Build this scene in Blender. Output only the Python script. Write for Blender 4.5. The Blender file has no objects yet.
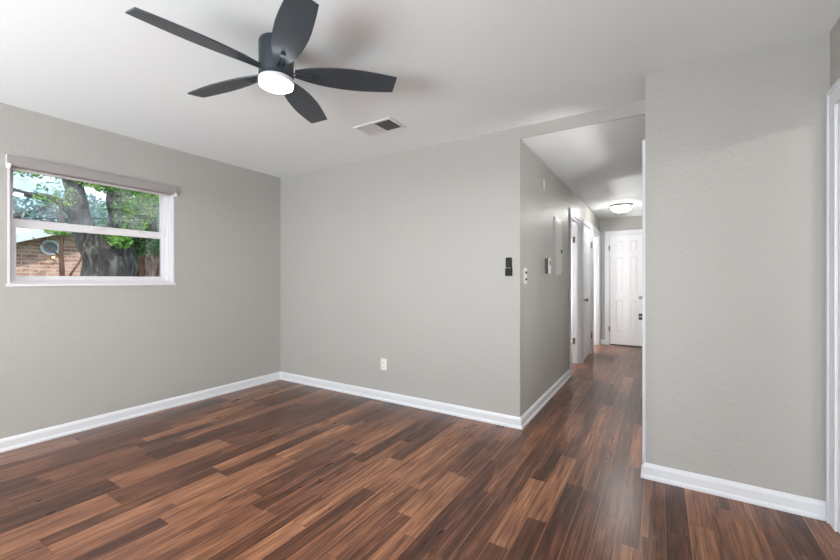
import bpy, bmesh, math, random
from mathutils import Vector, Matrix, noise
random.seed(7)
PI = math.pi
C = bpy.context.scene.collection
sc = bpy.context.scene

# ------------------------------------------------------------------ camera
cam_d = bpy.data.cameras.new('camera')
cam_d.sensor_width = 36.0
cam_d.lens = 385.0 * 36.0 / 840.0
cam_d.clip_start = 0.02
cam = bpy.data.objects.new('camera', cam_d)
C.objects.link(cam)
cam.location = (0, 0, 1.2)
cam.rotation_euler = (PI / 2, 0, math.atan2(240, 385))
sc.camera = cam

# ------------------------------------------------------------------ view, world, lights
vs = sc.view_settings
vs.view_transform = 'Standard'
vs.look = 'None'
vs.gamma = 1.0
vs.use_curve_mapping = False
vs.exposure = 0.04
sc.cycles.use_denoising = True
sc.cycles.max_bounces = 10
sc.cycles.diffuse_bounces = 6
sc.cycles.transparent_max_bounces = 16
sc.cycles.sample_clamp_indirect = 6.0
sc.cycles.caustics_reflective = False
sc.cycles.caustics_refractive = False

SKY = 2.1
FAN_E = 11.0
HALL_E = 48.0
SOUTH_W = 4.0
SOUTH2_W = 3.0
CEILING_FILL_W = 300.0
NEXT_FILL_W = 68.0
FAN_W = 23.0
SIDE_W = 110.0
BATH_W = 48.0
EAST_W = 26.0

w = bpy.data.worlds.new('world')
sc.world = w
w.use_nodes = True
wn, wl = w.node_tree.nodes, w.node_tree.links
bg = wn['Background']
tc = wn.new('ShaderNodeTexCoord')
mp = wn.new('ShaderNodeMapping')
mp.inputs['Scale'].default_value = (1, 1, 2.2)
nz = wn.new('ShaderNodeTexNoise')
nz.inputs['Scale'].default_value = 3.0
nz.inputs['Detail'].default_value = 6
cr = wn.new('ShaderNodeValToRGB')
cr.color_ramp.elements[0].position = 0.38
cr.color_ramp.elements[0].color = (0.42, 0.60, 0.90, 1)
cr.color_ramp.elements[1].position = 0.62
cr.color_ramp.elements[1].color = (0.92, 0.95, 1.0, 1)
wl.new(tc.outputs['Generated'], mp.inputs['Vector'])
wl.new(mp.outputs[0], nz.inputs['Vector'])
wl.new(nz.outputs[0], cr.inputs[0])
wl.new(cr.outputs[0], bg.inputs['Color'])
bg.inputs['Strength'].default_value = SKY


def light(name, kind, loc, rot, energy, color=(1, 1, 1), size=None, size_y=None, radius=None, angle=None):
    d = bpy.data.lights.new(name, kind)
    d.energy = energy
    d.color = color
    if kind == 'AREA':
        d.shape = 'RECTANGLE'
        d.size = size
        d.size_y = size_y
    if radius is not None:
        d.shadow_soft_size = radius
    if angle is not None:
        d.angle = angle
    o = bpy.data.objects.new(name, d)
    o.location = loc
    o.rotation_euler = rot
    C.objects.link(o)
    return o


light('sun', 'SUN', (0, 0, 20), (math.radians(38), 0, math.radians(55)), 4.0, (1.0, 0.96, 0.88), angle=0.02)
# area fills added at the two unseen south openings, behind the camera
light('west_window_fill', 'AREA', (-2.55, -2.64, 1.25), (PI / 2, 0, 0), SOUTH_W, (1.0, 0.995, 0.98), 1.9, 1.9)
light('patio_door_fill', 'AREA', (-0.35, -2.64, 1.12), (PI / 2, 0, 0), SOUTH2_W, (1.0, 0.995, 0.98), 1.6, 2.0)
# upward fill light added behind the camera to brighten the ceiling
light('ceiling_fill', 'AREA', (-1.75, -2.62, 0.9), (math.radians(146), 0, 0), CEILING_FILL_W, (0.975, 0.99, 1.0), 3.6, 1.2)
# fill light added beyond an invented opening in the right wall, behind the camera
light('next_room_fill', 'AREA', (1.3, -1.1, 1.2), (math.radians(98), 0, PI / 2), NEXT_FILL_W, (1.0, 0.995, 0.98), 1.8, 1.8)
# unseen lights added in the two open rooms on the left to brighten the hallway
light('unseen_side_light', 'POINT', (-2.0, 5.65, 1.3), (0, 0, 0), SIDE_W, (1, 0.98, 0.95), radius=0.12)
light('unseen_side_light', 'POINT', (-2.0, 7.4, 1.3), (0, 0, 0), SIDE_W, (1, 0.98, 0.95), radius=0.12)
# unseen lamp behind the open doorway on the right, set low to brighten the hallway
light('unseen_side_light', 'POINT', (0.5, 2.955, 1.45), (0, 0, 0), BATH_W, (1, 0.98, 0.95), radius=0.12)
# the lamp of the room beyond the doorway on the right
light('next_room_lamp', 'POINT', (2.95, -2.05, 2.33), (0, 0, 0), EAST_W * 6, (1.0, 0.97, 0.93), radius=0.05)


# ------------------------------------------------------------------ mesh helpers
def box(bm, x0, x1, y0, y1, z0, z1):
    x0, x1 = min(x0, x1), max(x0, x1)
    y0, y1 = min(y0, y1), max(y0, y1)
    z0, z1 = min(z0, z1), max(z0, z1)
    v = [bm.verts.new(p) for p in ((x0, y0, z0), (x1, y0, z0), (x1, y1, z0), (x0, y1, z0),
                                   (x0, y0, z1), (x1, y0, z1), (x1, y1, z1), (x0, y1, z1))]
    for f in ((3, 2, 1, 0), (4, 5, 6, 7), (0, 1, 5, 4), (1, 2, 6, 5), (2, 3, 7, 6), (3, 0, 4, 7)):
        bm.faces.new([v[i] for i in f])


class Plane:
    """wall-local frame: u runs along the wall, z up, n out of the wall (axis aligned)."""
    def __init__(self, o, u, n):
        self.o, self.u, self.n = Vector(o), Vector(u), Vector(n)

    def p(self, u, z, n):
        return self.o + self.u * u + self.n * n + Vector((0, 0, z))

    def box(self, bm, u0, u1, z0, z1, n0, n1):
        a, b = self.p(u0, z0, n0), self.p(u1, z1, n1)
        box(bm, a.x, b.x, a.y, b.y, a.z, b.z)

    def frustum(self, bm, u0, u1, z0, z1, n0, n1, inset):
        a = [self.p(u, z, n0) for u, z in ((u0, z0), (u1, z0), (u1, z1), (u0, z1))]
        i = inset
        b = [self.p(u, z, n1) for u, z in ((u0 + i, z0 + i), (u1 - i, z0 + i), (u1 - i, z1 - i), (u0 + i, z1 - i))]
        va = [bm.verts.new(q) for q in a]
        vb = [bm.verts.new(q) for q in b]
        bm.faces.new(vb)
        bm.faces.new(va[::-1])
        for k in range(4):
            bm.faces.new([va[k], va[(k + 1) % 4], vb[(k + 1) % 4], vb[k]])


def lathe(bm, prof, seg=48, axis=None, origin=(0, 0, 0)):
    """prof: list of (r, h). axis: rotation matrix taking +Z to the wanted axis."""
    M = axis if axis is not None else Matrix.Identity(3)
    O = Vector(origin)
    rings = []
    for r, h in prof:
        if r < 1e-6:
            rings.append([bm.verts.new(O + M @ Vector((0, 0, h)))])
        else:
            rings.append([bm.verts.new(O + M @ Vector((r * math.cos(2 * PI * k / seg), r * math.sin(2 * PI * k / seg), h)))
                          for k in range(seg)])
    for a, b in zip(rings, rings[1:]):
        for k in range(seg):
            k2 = (k + 1) % seg
            if len(a) == 1 and len(b) == 1:
                break
            if len(a) == 1:
                bm.faces.new([a[0], b[k2], b[k]])
            elif len(b) == 1:
                bm.faces.new([a[k], a[k2], b[0]])
            else:
                bm.faces.new([a[k], a[k2], b[k2], b[k]])


def tube(bm, pts, radii, seg=10, rough=0.0, seed=0):
    rings = []
    n = len(pts)
    P = [Vector(p) for p in pts]
    for i in range(n):
        d = (P[min(i + 1, n - 1)] - P[max(i - 1, 0)]).normalized()
        up = Vector((0, 1, 0)) if abs(d.y) < 0.9 else Vector((1, 0, 0))
        a = d.cross(up).normalized()
        b = d.cross(a).normalized()
        ring = []
        for k in range(seg):
            t = 2 * PI * k / seg
            r = radii[i]
            q = P[i] + (a * math.cos(t) + b * math.sin(t)) * r
            if rough:
                q += (a * math.cos(t) + b * math.sin(t)) * r * rough * noise.noise(q * 3.0 + Vector((seed, 0, 0)))
            ring.append(bm.verts.new(q))
        rings.append(ring)
    for a, b in zip(rings, rings[1:]):
        for k in range(seg):
            bm.faces.new([a[k], a[(k + 1) % seg], b[(k + 1) % seg], b[k]])
    bm.faces.new(rings[0][::-1])
    bm.faces.new(rings[-1])


def smooth_path(pts, radii, n):
    """Catmull-Rom resampling"""
    P = [Vector(p) for p in pts]
    out, ro = [], []
    for i in range(len(P) - 1):
        p0, p1, p2, p3 = P[max(i - 1, 0)], P[i], P[i + 1], P[min(i + 2, len(P) - 1)]
        for k in range(n):
            t = k / n
            q = 0.5 * ((2 * p1) + (-p0 + p2) * t + (2 * p0 - 5 * p1 + 4 * p2 - p3) * t * t + (-p0 + 3 * p1 - 3 * p2 + p3) * t ** 3)
            out.append(q)
            ro.append(radii[i] * (1 - t) + radii[i + 1] * t)
    out.append(P[-1])
    ro.append(radii[-1])
    return out, ro


def obj(name, bm, mat, parent=None, smooth=False, bevel=0.0, loc=None, seg=2):
    bmesh.ops.recalc_face_normals(bm, faces=bm.faces)
    me = bpy.data.meshes.new(name)
    bm.to_mesh(me)
    bm.free()
    me.materials.append(mat)
    if smooth:
        for p in me.polygons:
            p.use_smooth = True
    o = bpy.data.objects.new(name, me)
    C.objects.link(o)
    if loc is not None:
        o.location = loc
    if parent is not None:
        o.parent = parent
    if bevel:
        m = o.modifiers.new('bevel', 'BEVEL')
        m.width = bevel
        m.segments = seg
        m.limit_method = 'ANGLE'
    if smooth:
        m = o.modifiers.new('edges', 'EDGE_SPLIT')
        m.split_angle = math.radians(35)
    return o


def empty(name, loc=(0, 0, 0)):
    o = bpy.data.objects.new(name, None)
    o.empty_display_size = 0.1
    C.objects.link(o)
    o.location = loc
    return o


def tag(o, label, cat, group=None, kind=None):
    o['label'] = label
    o['category'] = cat
    if group:
        o['group'] = group
    if kind:
        o['kind'] = kind
    return o


def sobj(name, bm, mat, label=None, cat=None, **k):
    o = obj(name, bm, mat, **k)
    o['kind'] = 'structure'
    if label:
        o['label'] = label
    if cat:
        o['category'] = cat
    return o


def sempty(name, loc, label, cat):
    o = empty(name, loc)
    o['kind'] = 'structure'
    o['label'] = label
    o['category'] = cat
    return o


def part(name, parent, mat, fill, **k):
    """mesh built in world coordinates by fill(bm), moved into its parent's frame"""
    bm = bmesh.new()
    fill(bm)
    off = parent.location
    p = parent
    off = Vector((0, 0, 0))
    while p is not None:
        off += p.location
        p = p.parent
    bmesh.ops.translate(bm, verts=bm.verts, vec=-off)
    return obj(name, bm, mat, parent, **k)


# ------------------------------------------------------------------ materials
def srgb(r, g, b):
    f = lambda c: (c / 255 / 12.92) if c / 255 <= 0.04045 else ((c / 255 + 0.055) / 1.055) ** 2.4
    return (f(r), f(g), f(b), 1)


def mat(name, col, rough=0.5, metal=0.0, spec=0.5, bump=None, emit=None, estr=0.0, vary=0.0, vscale=30.0):
    m = bpy.data.materials.new(name)
    m.use_nodes = True
    N, L = m.node_tree.nodes, m.node_tree.links
    b = N['Principled BSDF']
    b.inputs['Base Color'].default_value = col
    b.inputs['Roughness'].default_value = rough
    b.inputs['Metallic'].default_value = metal
    b.inputs['Specular IOR Level'].default_value = spec
    if emit:
        b.inputs['Emission Color'].default_value = emit
        b.inputs['Emission Strength'].default_value = estr
    geo = N.new('ShaderNodeNewGeometry')
    if vary:
        n1 = N.new('ShaderNodeTexNoise')
        n1.inputs['Scale'].default_value = vscale
        n1.inputs['Detail'].default_value = 3
        L.new(geo.outputs['Position'], n1.inputs['Vector'])
        mr = N.new('ShaderNodeMapRange')
        mr.inputs['To Min'].default_value = 1 - vary
        mr.inputs['To Max'].default_value = 1 + vary
        L.new(n1.outputs[0], mr.inputs['Value'])
        mx = N.new('ShaderNodeVectorMath')
        mx.operation = 'SCALE'
        mx.inputs[0].default_value = col[:3]
        L.new(mr.outputs[0], mx.inputs['Scale'])
        L.new(mx.outputs[0], b.inputs['Base Color'])
    if bump:
        scale, strength, dist = bump
        n2 = N.new('ShaderNodeTexNoise')
        n2.inputs['Scale'].default_value = scale
        n2.inputs['Detail'].default_value = 3
        n2.inputs['Roughness'].default_value = 0.55
        L.new(geo.outputs['Position'], n2.inputs['Vector'])
        bp = N.new('ShaderNodeBump')
        bp.inputs['Strength'].default_value = strength
        bp.inputs['Distance'].default_value = dist
        L.new(n2.outputs[0], bp.inputs['Height'])
        L.new(bp.outputs[0], b.inputs['Normal'])
    return m


M_wall = mat('grey_wall_paint', srgb(170, 169, 165), 0.42, spec=0.35, bump=(48, 0.5, 0.004), vary=0.012, vscale=1.5)
M_ceil = mat('white_ceiling_paint', srgb(235, 239, 241), 0.7, spec=0.25, bump=(18, 0.25, 0.004))
M_trim = mat('white_trim_paint', srgb(218, 221, 226), 0.32, spec=0.5, vary=0.008, vscale=9)
M_door = mat('white_door_paint', srgb(232, 233, 236), 0.35, spec=0.5, vary=0.008, vscale=6)
M_vinyl = mat('white_window_vinyl', srgb(218, 217, 220), 0.35, vary=0.01, vscale=12)
M_fan = mat('charcoal_fan_blade', srgb(66, 73, 80), 0.30, metal=0.35, spec=0.7, vary=0.10, vscale=22)
M_fanh = mat('charcoal_fan_metal', srgb(58, 66, 76), 0.28, metal=0.35, spec=0.6, vary=0.04)
M_black = mat('black_plastic', srgb(22, 22, 24), 0.5, spec=0.2, vary=0.05)
M_dgrey = mat('dark_grey_plastic', srgb(84, 84, 84), 0.5, spec=0.25, vary=0.04)
M_chrome = mat('brushed_nickel', srgb(150, 148, 146), 0.3, metal=0.9, vary=0.05)
M_dmetal = mat('dark_hinge_metal', srgb(110, 108, 106), 0.4, metal=0.7, vary=0.05)
M_plast = mat('white_plastic_plate', srgb(228, 227, 222), 0.3, vary=0.01)
M_slot = mat('dark_slot', srgb(60, 58, 56), 0.6, vary=0.05)
M_panel = mat('grey_metal_panel', srgb(192, 194, 195), 0.35, metal=0.15, vary=0.03)
M_shade = mat('grey_shade_fabric', srgb(150, 146, 145), 0.75, bump=(400, 0.3, 0.001), vary=0.03, vscale=60)
M_shade2 = mat('pale_shade_bar', srgb(200, 196, 194), 0.5, vary=0.02)
M_vent = mat('vent_painted_metal', srgb(222, 222, 222), 0.4, vary=0.01)
M_ventd = mat('vent_dark_duct', srgb(108, 104, 104), 0.8, vary=0.1)
M_ring = mat('glowing_lamp_ring', srgb(214, 216, 222), 0.35, emit=(0.85, 0.92, 1.0, 1), estr=0.0, vary=0.01)
M_disc = mat('lit_fan_diffuser', srgb(245, 247, 250), 0.4, emit=(0.93, 0.97, 1.0, 1), estr=FAN_E, vary=0.005)
M_dome = mat('lit_glass_dome', srgb(245, 243, 238), 0.35, emit=(1.0, 0.985, 0.96, 1), estr=HALL_E, vary=0.005)
M_lampb = mat('lamp_base_metal', srgb(168, 160, 154), 0.35, metal=0.6, vary=0.04)
M_plaster = mat('neighbour_fascia', srgb(222, 224, 226), 0.6, vary=0.03)
M_roof = mat('asphalt_shingle', srgb(96, 90, 86), 0.9, bump=(14, 0.6, 0.02), vary=0.2, vscale=14)
M_grass = mat('lawn_grass', srgb(86, 104, 58), 0.9, bump=(40, 0.6, 0.03), vary=0.3, vscale=9)
M_wire = mat('black_cable', srgb(40, 42, 46), 0.6, vary=0.05)
M_warm = mat('warm_bulb', srgb(255, 220, 170), 0.4, emit=(1.0, 0.62, 0.25, 1), estr=2.2, vary=0.01)
M_hpane = mat('neighbour_pane', srgb(128, 136, 146), 0.15, vary=0.1, vscale=5)


def glass_mat(name, haze=0.0, ior=1.4):
    m = bpy.data.materials.new(name)
    m.use_nodes = True
    N, L = m.node_tree.nodes, m.node_tree.links
    N.remove(N['Principled BSDF'])
    out = N['Material Output']
    tr = N.new('ShaderNodeBsdfTransparent')
    tr.inputs[0].default_value = (0.96, 0.98, 0.98, 1)
    gl = N.new('ShaderNodeBsdfGlossy')
    gl.inputs['Roughness'].default_value = 0.01
    gl.inputs['Color'].default_value = (0.86, 0.94, 1.0, 1)
    fr = N.new('ShaderNodeFresnel')
    fr.inputs['IOR'].default_value = ior
    mx = N.new('ShaderNodeMixShader')
    L.new(fr.outputs[0], mx.inputs[0])
    L.new(tr.outputs[0], mx.inputs[1])
    L.new(gl.outputs[0], mx.inputs[2])
    L.new(mx.outputs[0], out.inputs[0])
    if haze:
        df = N.new('ShaderNodeBsdfDiffuse')  # bluish haze colour stands in for reflections on the pane
        df.inputs[0].default_value = (0.78, 0.86, 0.95, 1)
        geo = N.new('ShaderNodeNewGeometry')
        nz = N.new('ShaderNodeTexNoise')
        nz.inputs['Scale'].default_value = 7
        nz.inputs['Detail'].default_value = 8
        L.new(geo.outputs['Position'], nz.inputs['Vector'])
        mr = N.new('ShaderNodeMapRange')
        mr.inputs['From Min'].default_value = 0.4
        mr.inputs['From Max'].default_value = 0.75
        mr.inputs['To Max'].default_value = haze
        L.new(nz.outputs[0], mr.inputs[0])
        m2 = N.new('ShaderNodeMixShader')
        L.new(mr.outputs[0], m2.inputs[0])
        L.new(mx.outputs[0], m2.inputs[1])
        L.new(df.outputs[0], m2.inputs[2])
        L.new(m2.outputs[0], out.inputs[0])
    return m


M_glass = glass_mat('clear_window_glass')
M_glass_up = glass_mat('reflection_haze_glass', 0.26, 1.75)


class NT:
    def __init__(s, m):
        s.N, s.L = m.node_tree.nodes, m.node_tree.links

    def math(s, op, a, b=None, c=None):
        n = s.N.new('ShaderNodeMath')
        n.operation = op
        for i, v in enumerate((a, b, c)):
            if v is None:
                continue
            if isinstance(v, (int, float)):
                n.inputs[i].default_value = v
            else:
                s.L.new(v, n.inputs[i])
        return n.outputs[0]

    def vec(s, x, y, z):
        n = s.N.new('ShaderNodeCombineXYZ')
        for i, v in enumerate((x, y, z)):
            if isinstance(v, (int, float)):
                n.inputs[i].default_value = v
            else:
                s.L.new(v, n.inputs[i])
        return n.outputs[0]

    def white(s, v):
        n = s.N.new('ShaderNodeTexWhiteNoise')
        n.noise_dimensions = '3D'
        s.L.new(v, n.inputs['Vector'])
        return n.outputs['Value']

    def noise(s, v, scale, detail=4, rough=0.5, dist=0.0):
        n = s.N.new('ShaderNodeTexNoise')
        n.inputs['Scale'].default_value = scale
        n.inputs['Detail'].default_value = detail
        n.inputs['Roughness'].default_value = rough
        n.inputs['Distortion'].default_value = dist
        s.L.new(v, n.inputs['Vector'])
        return n.outputs[0]

    def ramp(s, f, stops):
        n = s.N.new('ShaderNodeValToRGB')
        e = n.color_ramp.elements
        e[0].position, e[0].color = stops[0]
        e[1].position, e[1].color = stops[-1]
        for p, c in stops[1:-1]:
            q = e.new(p)
            q.color = c
        s.L.new(f, n.inputs[0])
        return n.outputs[0]

    def mix(s, f, a, b, mode='MIX'):
        n = s.N.new('ShaderNodeMix')
        n.data_type = 'RGBA'
        n.blend_type = mode
        for i, v in ((0, f), (6, a), (7, b)):
            if isinstance(v, (int, float)):
                n.inputs[i].default_value = v
            elif isinstance(v, tuple):
                n.inputs[i].default_value = v
            else:
                s.L.new(v, n.inputs[i])
        return n.outputs[2]


def floor_material():
    m = bpy.data.materials.new('walnut_laminate_planks')
    m.use_nodes = True
    t = NT(m)
    b = t.N['Principled BSDF']
    geo = t.N.new('ShaderNodeNewGeometry')
    sep = t.N.new('ShaderNodeSeparateXYZ')
    t.L.new(geo.outputs['Position'], sep.inputs[0])
    X, Y = sep.outputs[0], sep.outputs[1]
    W = 0.0985  # width of one printed strip
    xs = t.math('DIVIDE', t.math('ADD', X, 20 - 0.024), W)
    row = t.math('FLOOR', xs)
    fx = t.math('SUBTRACT', xs, row)
    # some neighbouring strips belong to one wide board
    pair = t.math('MULTIPLY', t.math('FLOOR', t.math('MULTIPLY', row, 0.5)), 2.0)
    wide = t.math('GREATER_THAN', t.white(t.vec(pair, 5.5, 4.0)), 0.72)
    odd = t.math('SUBTRACT', row, pair)
    inner = t.math('MULTIPLY', wide, odd)
    row = t.math('SUBTRACT', row, inner)
    # board length and shift differ from strip to strip
    r1 = t.white(t.vec(row, 3.1, 0.0))
    r2 = t.white(t.vec(row, 7.7, 1.0))
    ln = t.math('ADD', t.math('MULTIPLY', r2, 0.40), 0.48)
    ys = t.math('DIVIDE', t.math('ADD', t.math('ADD', Y, 30), t.math('MULTIPLY', r1, 3.0)), ln)
    idx = t.math('FLOOR', ys)
    fy = t.math('SUBTRACT', ys, idx)
    tone = t.white(t.vec(row, idx, 2.0))
    tone2 = t.white(t.vec(row, idx, 9.0))
    # grain, stretched along the plank, shifted per board
    off = t.math('MULTIPLY', tone2, 37.0)
    g1 = t.noise(t.vec(t.math('ADD', t.math('MULTIPLY', X, 30), off), t.math('MULTIPLY', Y, 1.5), off), 1.0, 5, 0.6, 1.0)
    g2 = t.noise(t.vec(t.math('ADD', t.math('MULTIPLY', X, 150), off), t.math('MULTIPLY', Y, 3.2), off), 1.0, 4, 0.6, 0.5)
    g3 = t.noise(t.vec(t.math('ADD', t.math('MULTIPLY', X, 10), off), t.math('MULTIPLY', Y, 2.2), off), 1.0, 3, 0.5, 1.6)
    v = t.math('ADD', t.math('MULTIPLY', tone, 0.36), t.math('MULTIPLY', t.math('SUBTRACT', g1, 0.08), 0.80))
    v = t.math('ADD', v, t.math('MULTIPLY', t.math('SUBTRACT', g2, 0.5), 0.75))
    v = t.math('ADD', v, t.math('MULTIPLY', t.math('SUBTRACT', g3, 0.5), 0.35))
    v = t.math('SUBTRACT', v, 0.015)
    col = t.ramp(v, [(0.16, srgb(42, 22, 15)), (0.34, srgb(70, 39, 26)), (0.50, srgb(98, 62, 44)),
                     (0.66, srgb(132, 88, 63)), (0.85, srgb(168, 122, 90))])
    # dark pores along the grain
    pore = t.N.new('ShaderNodeMapRange')
    pore.inputs['From Min'].default_value = 0.46
    pore.inputs['From Max'].default_value = 0.28
    pore.inputs['To Max'].default_value = 0.45
    t.L.new(g2, pore.inputs['Value'])
    pore = pore.outputs[0]
    col = t.mix(pore, col, srgb(44, 26, 20))
    # pale printed seam on some strips, thin dark joint on all
    pale = t.math('MULTIPLY', t.math('MULTIPLY', t.math('LESS_THAN', fx, 0.045), t.math('GREATER_THAN', r2, 0.35)), t.math('SUBTRACT', 1.0, inner))
    col = t.mix(t.math('MULTIPLY', pale, 0.6), col, srgb(166, 114, 80))
    jx = t.math('LESS_THAN', fx, t.math('MULTIPLY', t.math('SUBTRACT', 1.0, inner), 0.014))
    jy = t.math('LESS_THAN', fy, 0.0035)
    joint = t.math('MULTIPLY', t.math('MAXIMUM', jx, jy), 0.5)
    col = t.mix(joint, col, srgb(28, 17, 13))
    t.L.new(col, b.inputs['Base Color'])
    rg = t.math('ADD', t.math('MULTIPLY', g3, 0.05), 0.26)
    t.L.new(rg, b.inputs['Roughness'])
    b.inputs['Specular IOR Level'].default_value = 0.45
    bp = t.N.new('ShaderNodeBump')
    bp.inputs['Strength'].default_value = 0.10
    bp.inputs['Distance'].default_value = 0.0008
    h = t.math('SUBTRACT', g2, t.math('MULTIPLY', joint, 1.5))
    t.L.new(h, bp.inputs['Height'])
    t.L.new(bp.outputs[0], b.inputs['Normal'])
    return m


def brick_material():
    m = bpy.data.materials.new('old_pink_brick')
    m.use_nodes = True
    t = NT(m)
    b = t.N['Principled BSDF']
    geo = t.N.new('ShaderNodeNewGeometry')
    sep = t.N.new('ShaderNodeSeparateXYZ')
    t.L.new(geo.outputs['Position'], sep.inputs[0])
    br = t.N.new('ShaderNodeTexBrick')
    br.inputs['Scale'].default_value = 1.0
    br.inputs['Brick Width'].default_value = 0.38
    br.inputs['Row Height'].default_value = 0.11
    br.inputs['Mortar Size'].default_value = 0.012
    br.inputs['Color1'].default_value = srgb(214, 166, 148)
    br.inputs['Color2'].default_value = srgb(158, 108, 92)
    br.inputs['Mortar'].default_value = srgb(212, 196, 186)
    v = t.vec(sep.outputs[1], sep.outputs[2], 0.0)
    t.L.new(v, br.inputs['Vector'])
    n = t.noise(t.vec(t.math('MULTIPLY', sep.outputs[1], 3.2), t.math('MULTIPLY', sep.outputs[2], 11.0), 0.0), 1.0, 3, 0.6)
    c = t.mix(t.math('MULTIPLY', t.math('GREATER_THAN', n, 0.56), 0.55), br.outputs['Color'], srgb(226, 196, 182))
    c = t.mix(t.math('MULTIPLY', t.math('LESS_THAN', n, 0.40), 0.5), c, srgb(112, 78, 68))
    t.L.new(c, b.inputs['Base Color'])
    b.inputs['Roughness'].default_value = 0.9
    return m


def bark_material(name, c1, c2, c3):
    m = bpy.data.materials.new(name)
    m.use_nodes = True
    t = NT(m)
    b = t.N['Principled BSDF']
    geo = t.N.new('ShaderNodeNewGeometry')
    sep = t.N.new('ShaderNodeSeparateXYZ')
    t.L.new(geo.outputs['Position'], sep.inputs[0])
    v = t.vec(t.math('MULTIPLY', sep.outputs[0], 9), t.math('MULTIPLY', sep.outputs[1], 9), t.math('MULTIPLY', sep.outputs[2], 2.5))
    n = t.noise(v, 1.0, 7, 0.7, 1.0)
    c = t.ramp(n, [(0.32, c1), (0.5, c2), (0.68, c3)])
    t.L.new(c, b.inputs['Base Color'])
    b.inputs['Roughness'].default_value = 0.95
    bp = t.N.new('ShaderNodeBump')
    bp.inputs['Strength'].default_value = 1.0
    bp.inputs['Distance'].default_value = 0.06
    t.L.new(n, bp.inputs['Height'])
    t.L.new(bp.outputs[0], b.inputs['Normal'])
    return m


def leaf_material(name, c1, c2, c3):
    m = bpy.data.materials.new(name)
    m.use_nodes = True
    t = NT(m)
    b = t.N['Principled BSDF']
    geo = t.N.new('ShaderNodeNewGeometry')
    rnd = geo.outputs['Random Per Island']
    n = t.noise(geo.outputs['Position'], 1.6, 3)
    f = t.math('ADD', t.math('MULTIPLY', rnd, 0.6), t.math('MULTIPLY', n, 0.45))
    c = t.ramp(f, [(0.15, c1), (0.5, c2), (0.9, c3)])
    t.L.new(c, b.inputs['Base Color'])
    b.inputs['Roughness'].default_value = 0.55
    tr = t.N.new('ShaderNodeBsdfTranslucent')
    t.L.new(c, tr.inputs[0])
    mx = t.N.new('ShaderNodeMixShader')
    mx.inputs[0].default_value = 0.4
    t.L.new(b.outputs[0], mx.inputs[1])
    t.L.new(tr.outputs[0], mx.inputs[2])
    t.L.new(mx.outputs[0], t.N['Material Output'].inputs[0])
    return m


M_floor = floor_material()
M_brick = brick_material()
M_bark = bark_material('grey_oak_bark', srgb(34, 31, 30), srgb(64, 60, 57), srgb(128, 122, 118))
M_bark2 = bark_material('reddish_ivy_bark', srgb(66, 44, 36), srgb(126, 92, 76), srgb(178, 146, 124))
M_twig = bark_material('sapling_bark', srgb(78, 52, 44), srgb(108, 76, 64), srgb(140, 108, 94))
M_leaf = leaf_material('bright_green_leaves', srgb(44, 92, 36), srgb(112, 172, 70), srgb(212, 234, 112))
M_leaf2 = leaf_material('deep_green_leaves', srgb(38, 84, 50), srgb(88, 148, 88), srgb(164, 210, 130))
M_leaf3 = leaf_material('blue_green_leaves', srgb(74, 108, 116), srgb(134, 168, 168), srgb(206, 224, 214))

# ------------------------------------------------------------------ key dimensions (metres)
XL, YB, XH, XR = -3.91, 3.07, -0.96, -0.076      # left wall, back wall, hall left wall, hall right wall
YR, XE, YE = 2.715, 0.72, 7.9                    # short wall on the right, east wall, end of the hall
YS = -2.7                                        # south wall behind the camera
ZC, ZH = 2.44, 2.345                             # ceilings of room and hall
XW = -4.11                                       # outside face of the left wall

# window opening in the left wall
WY0, WY1, WZ0, WZ1 = 0.765, 1.865, 1.165, 2.078


def S(name, boxes, m, label, cat, **k):
    bm = bmesh.new()
    for b in boxes:
        box(bm, *b)
    return sobj(name, bm, m, label, cat, **k)


# ------------------------------------------------------------------ shell
S('floor', [(XW, 4.12, YS - .12, YE + .12, -0.12, 0)], M_floor, 'dark walnut plank laminate floor running into the hallway', 'floor')
S('ceiling', [(XW, 4.12, YS - .12, YE + .12, ZC, ZC + .12)], M_ceil, 'white textured ceiling of the main room', 'ceiling')
S('ceiling_hall', [(XH, XR, YB + .012, YE, ZH, ZC)], M_ceil, 'lower white ceiling of the hallway', 'ceiling')
S('wall_header', [(XH, XR, YB, YB + .012, ZH, ZC)], M_wall, 'grey header above the opening to the hallway', 'wall')
S('wall_left', [(XW, XL, YS, WY0, 0, ZC), (XW, XL, WY1, YE, 0, ZC), (XW, XL, WY0, WY1, 0, WZ0), (XW, XL, WY0, WY1, WZ1, ZC)],
  M_wall, 'grey left wall with the window', 'wall')
S('wall_back', [(XL, XH, YB, YB + .12, 0, ZC)], M_wall, 'grey back wall with outlet, left of the hallway', 'wall')
HW = .12
D1, D2, D3 = (5.13, 5.90), (6.06, 6.80), (7.07, 7.80)
ZD = 2.03
bx = []
ycur = YB + .12
for a, b in (D1, D2, D3):
    bx.append((XH - HW, XH, ycur, a, 0, ZC))
    bx.append((XH - HW, XH, a, b, ZD, ZC))
    ycur = b
bx.append((XH - HW, XH, ycur, YE, 0, ZC))
S('wall_hall_left', bx, M_wall, 'grey left wall of the hallway with three doors', 'wall')
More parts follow.
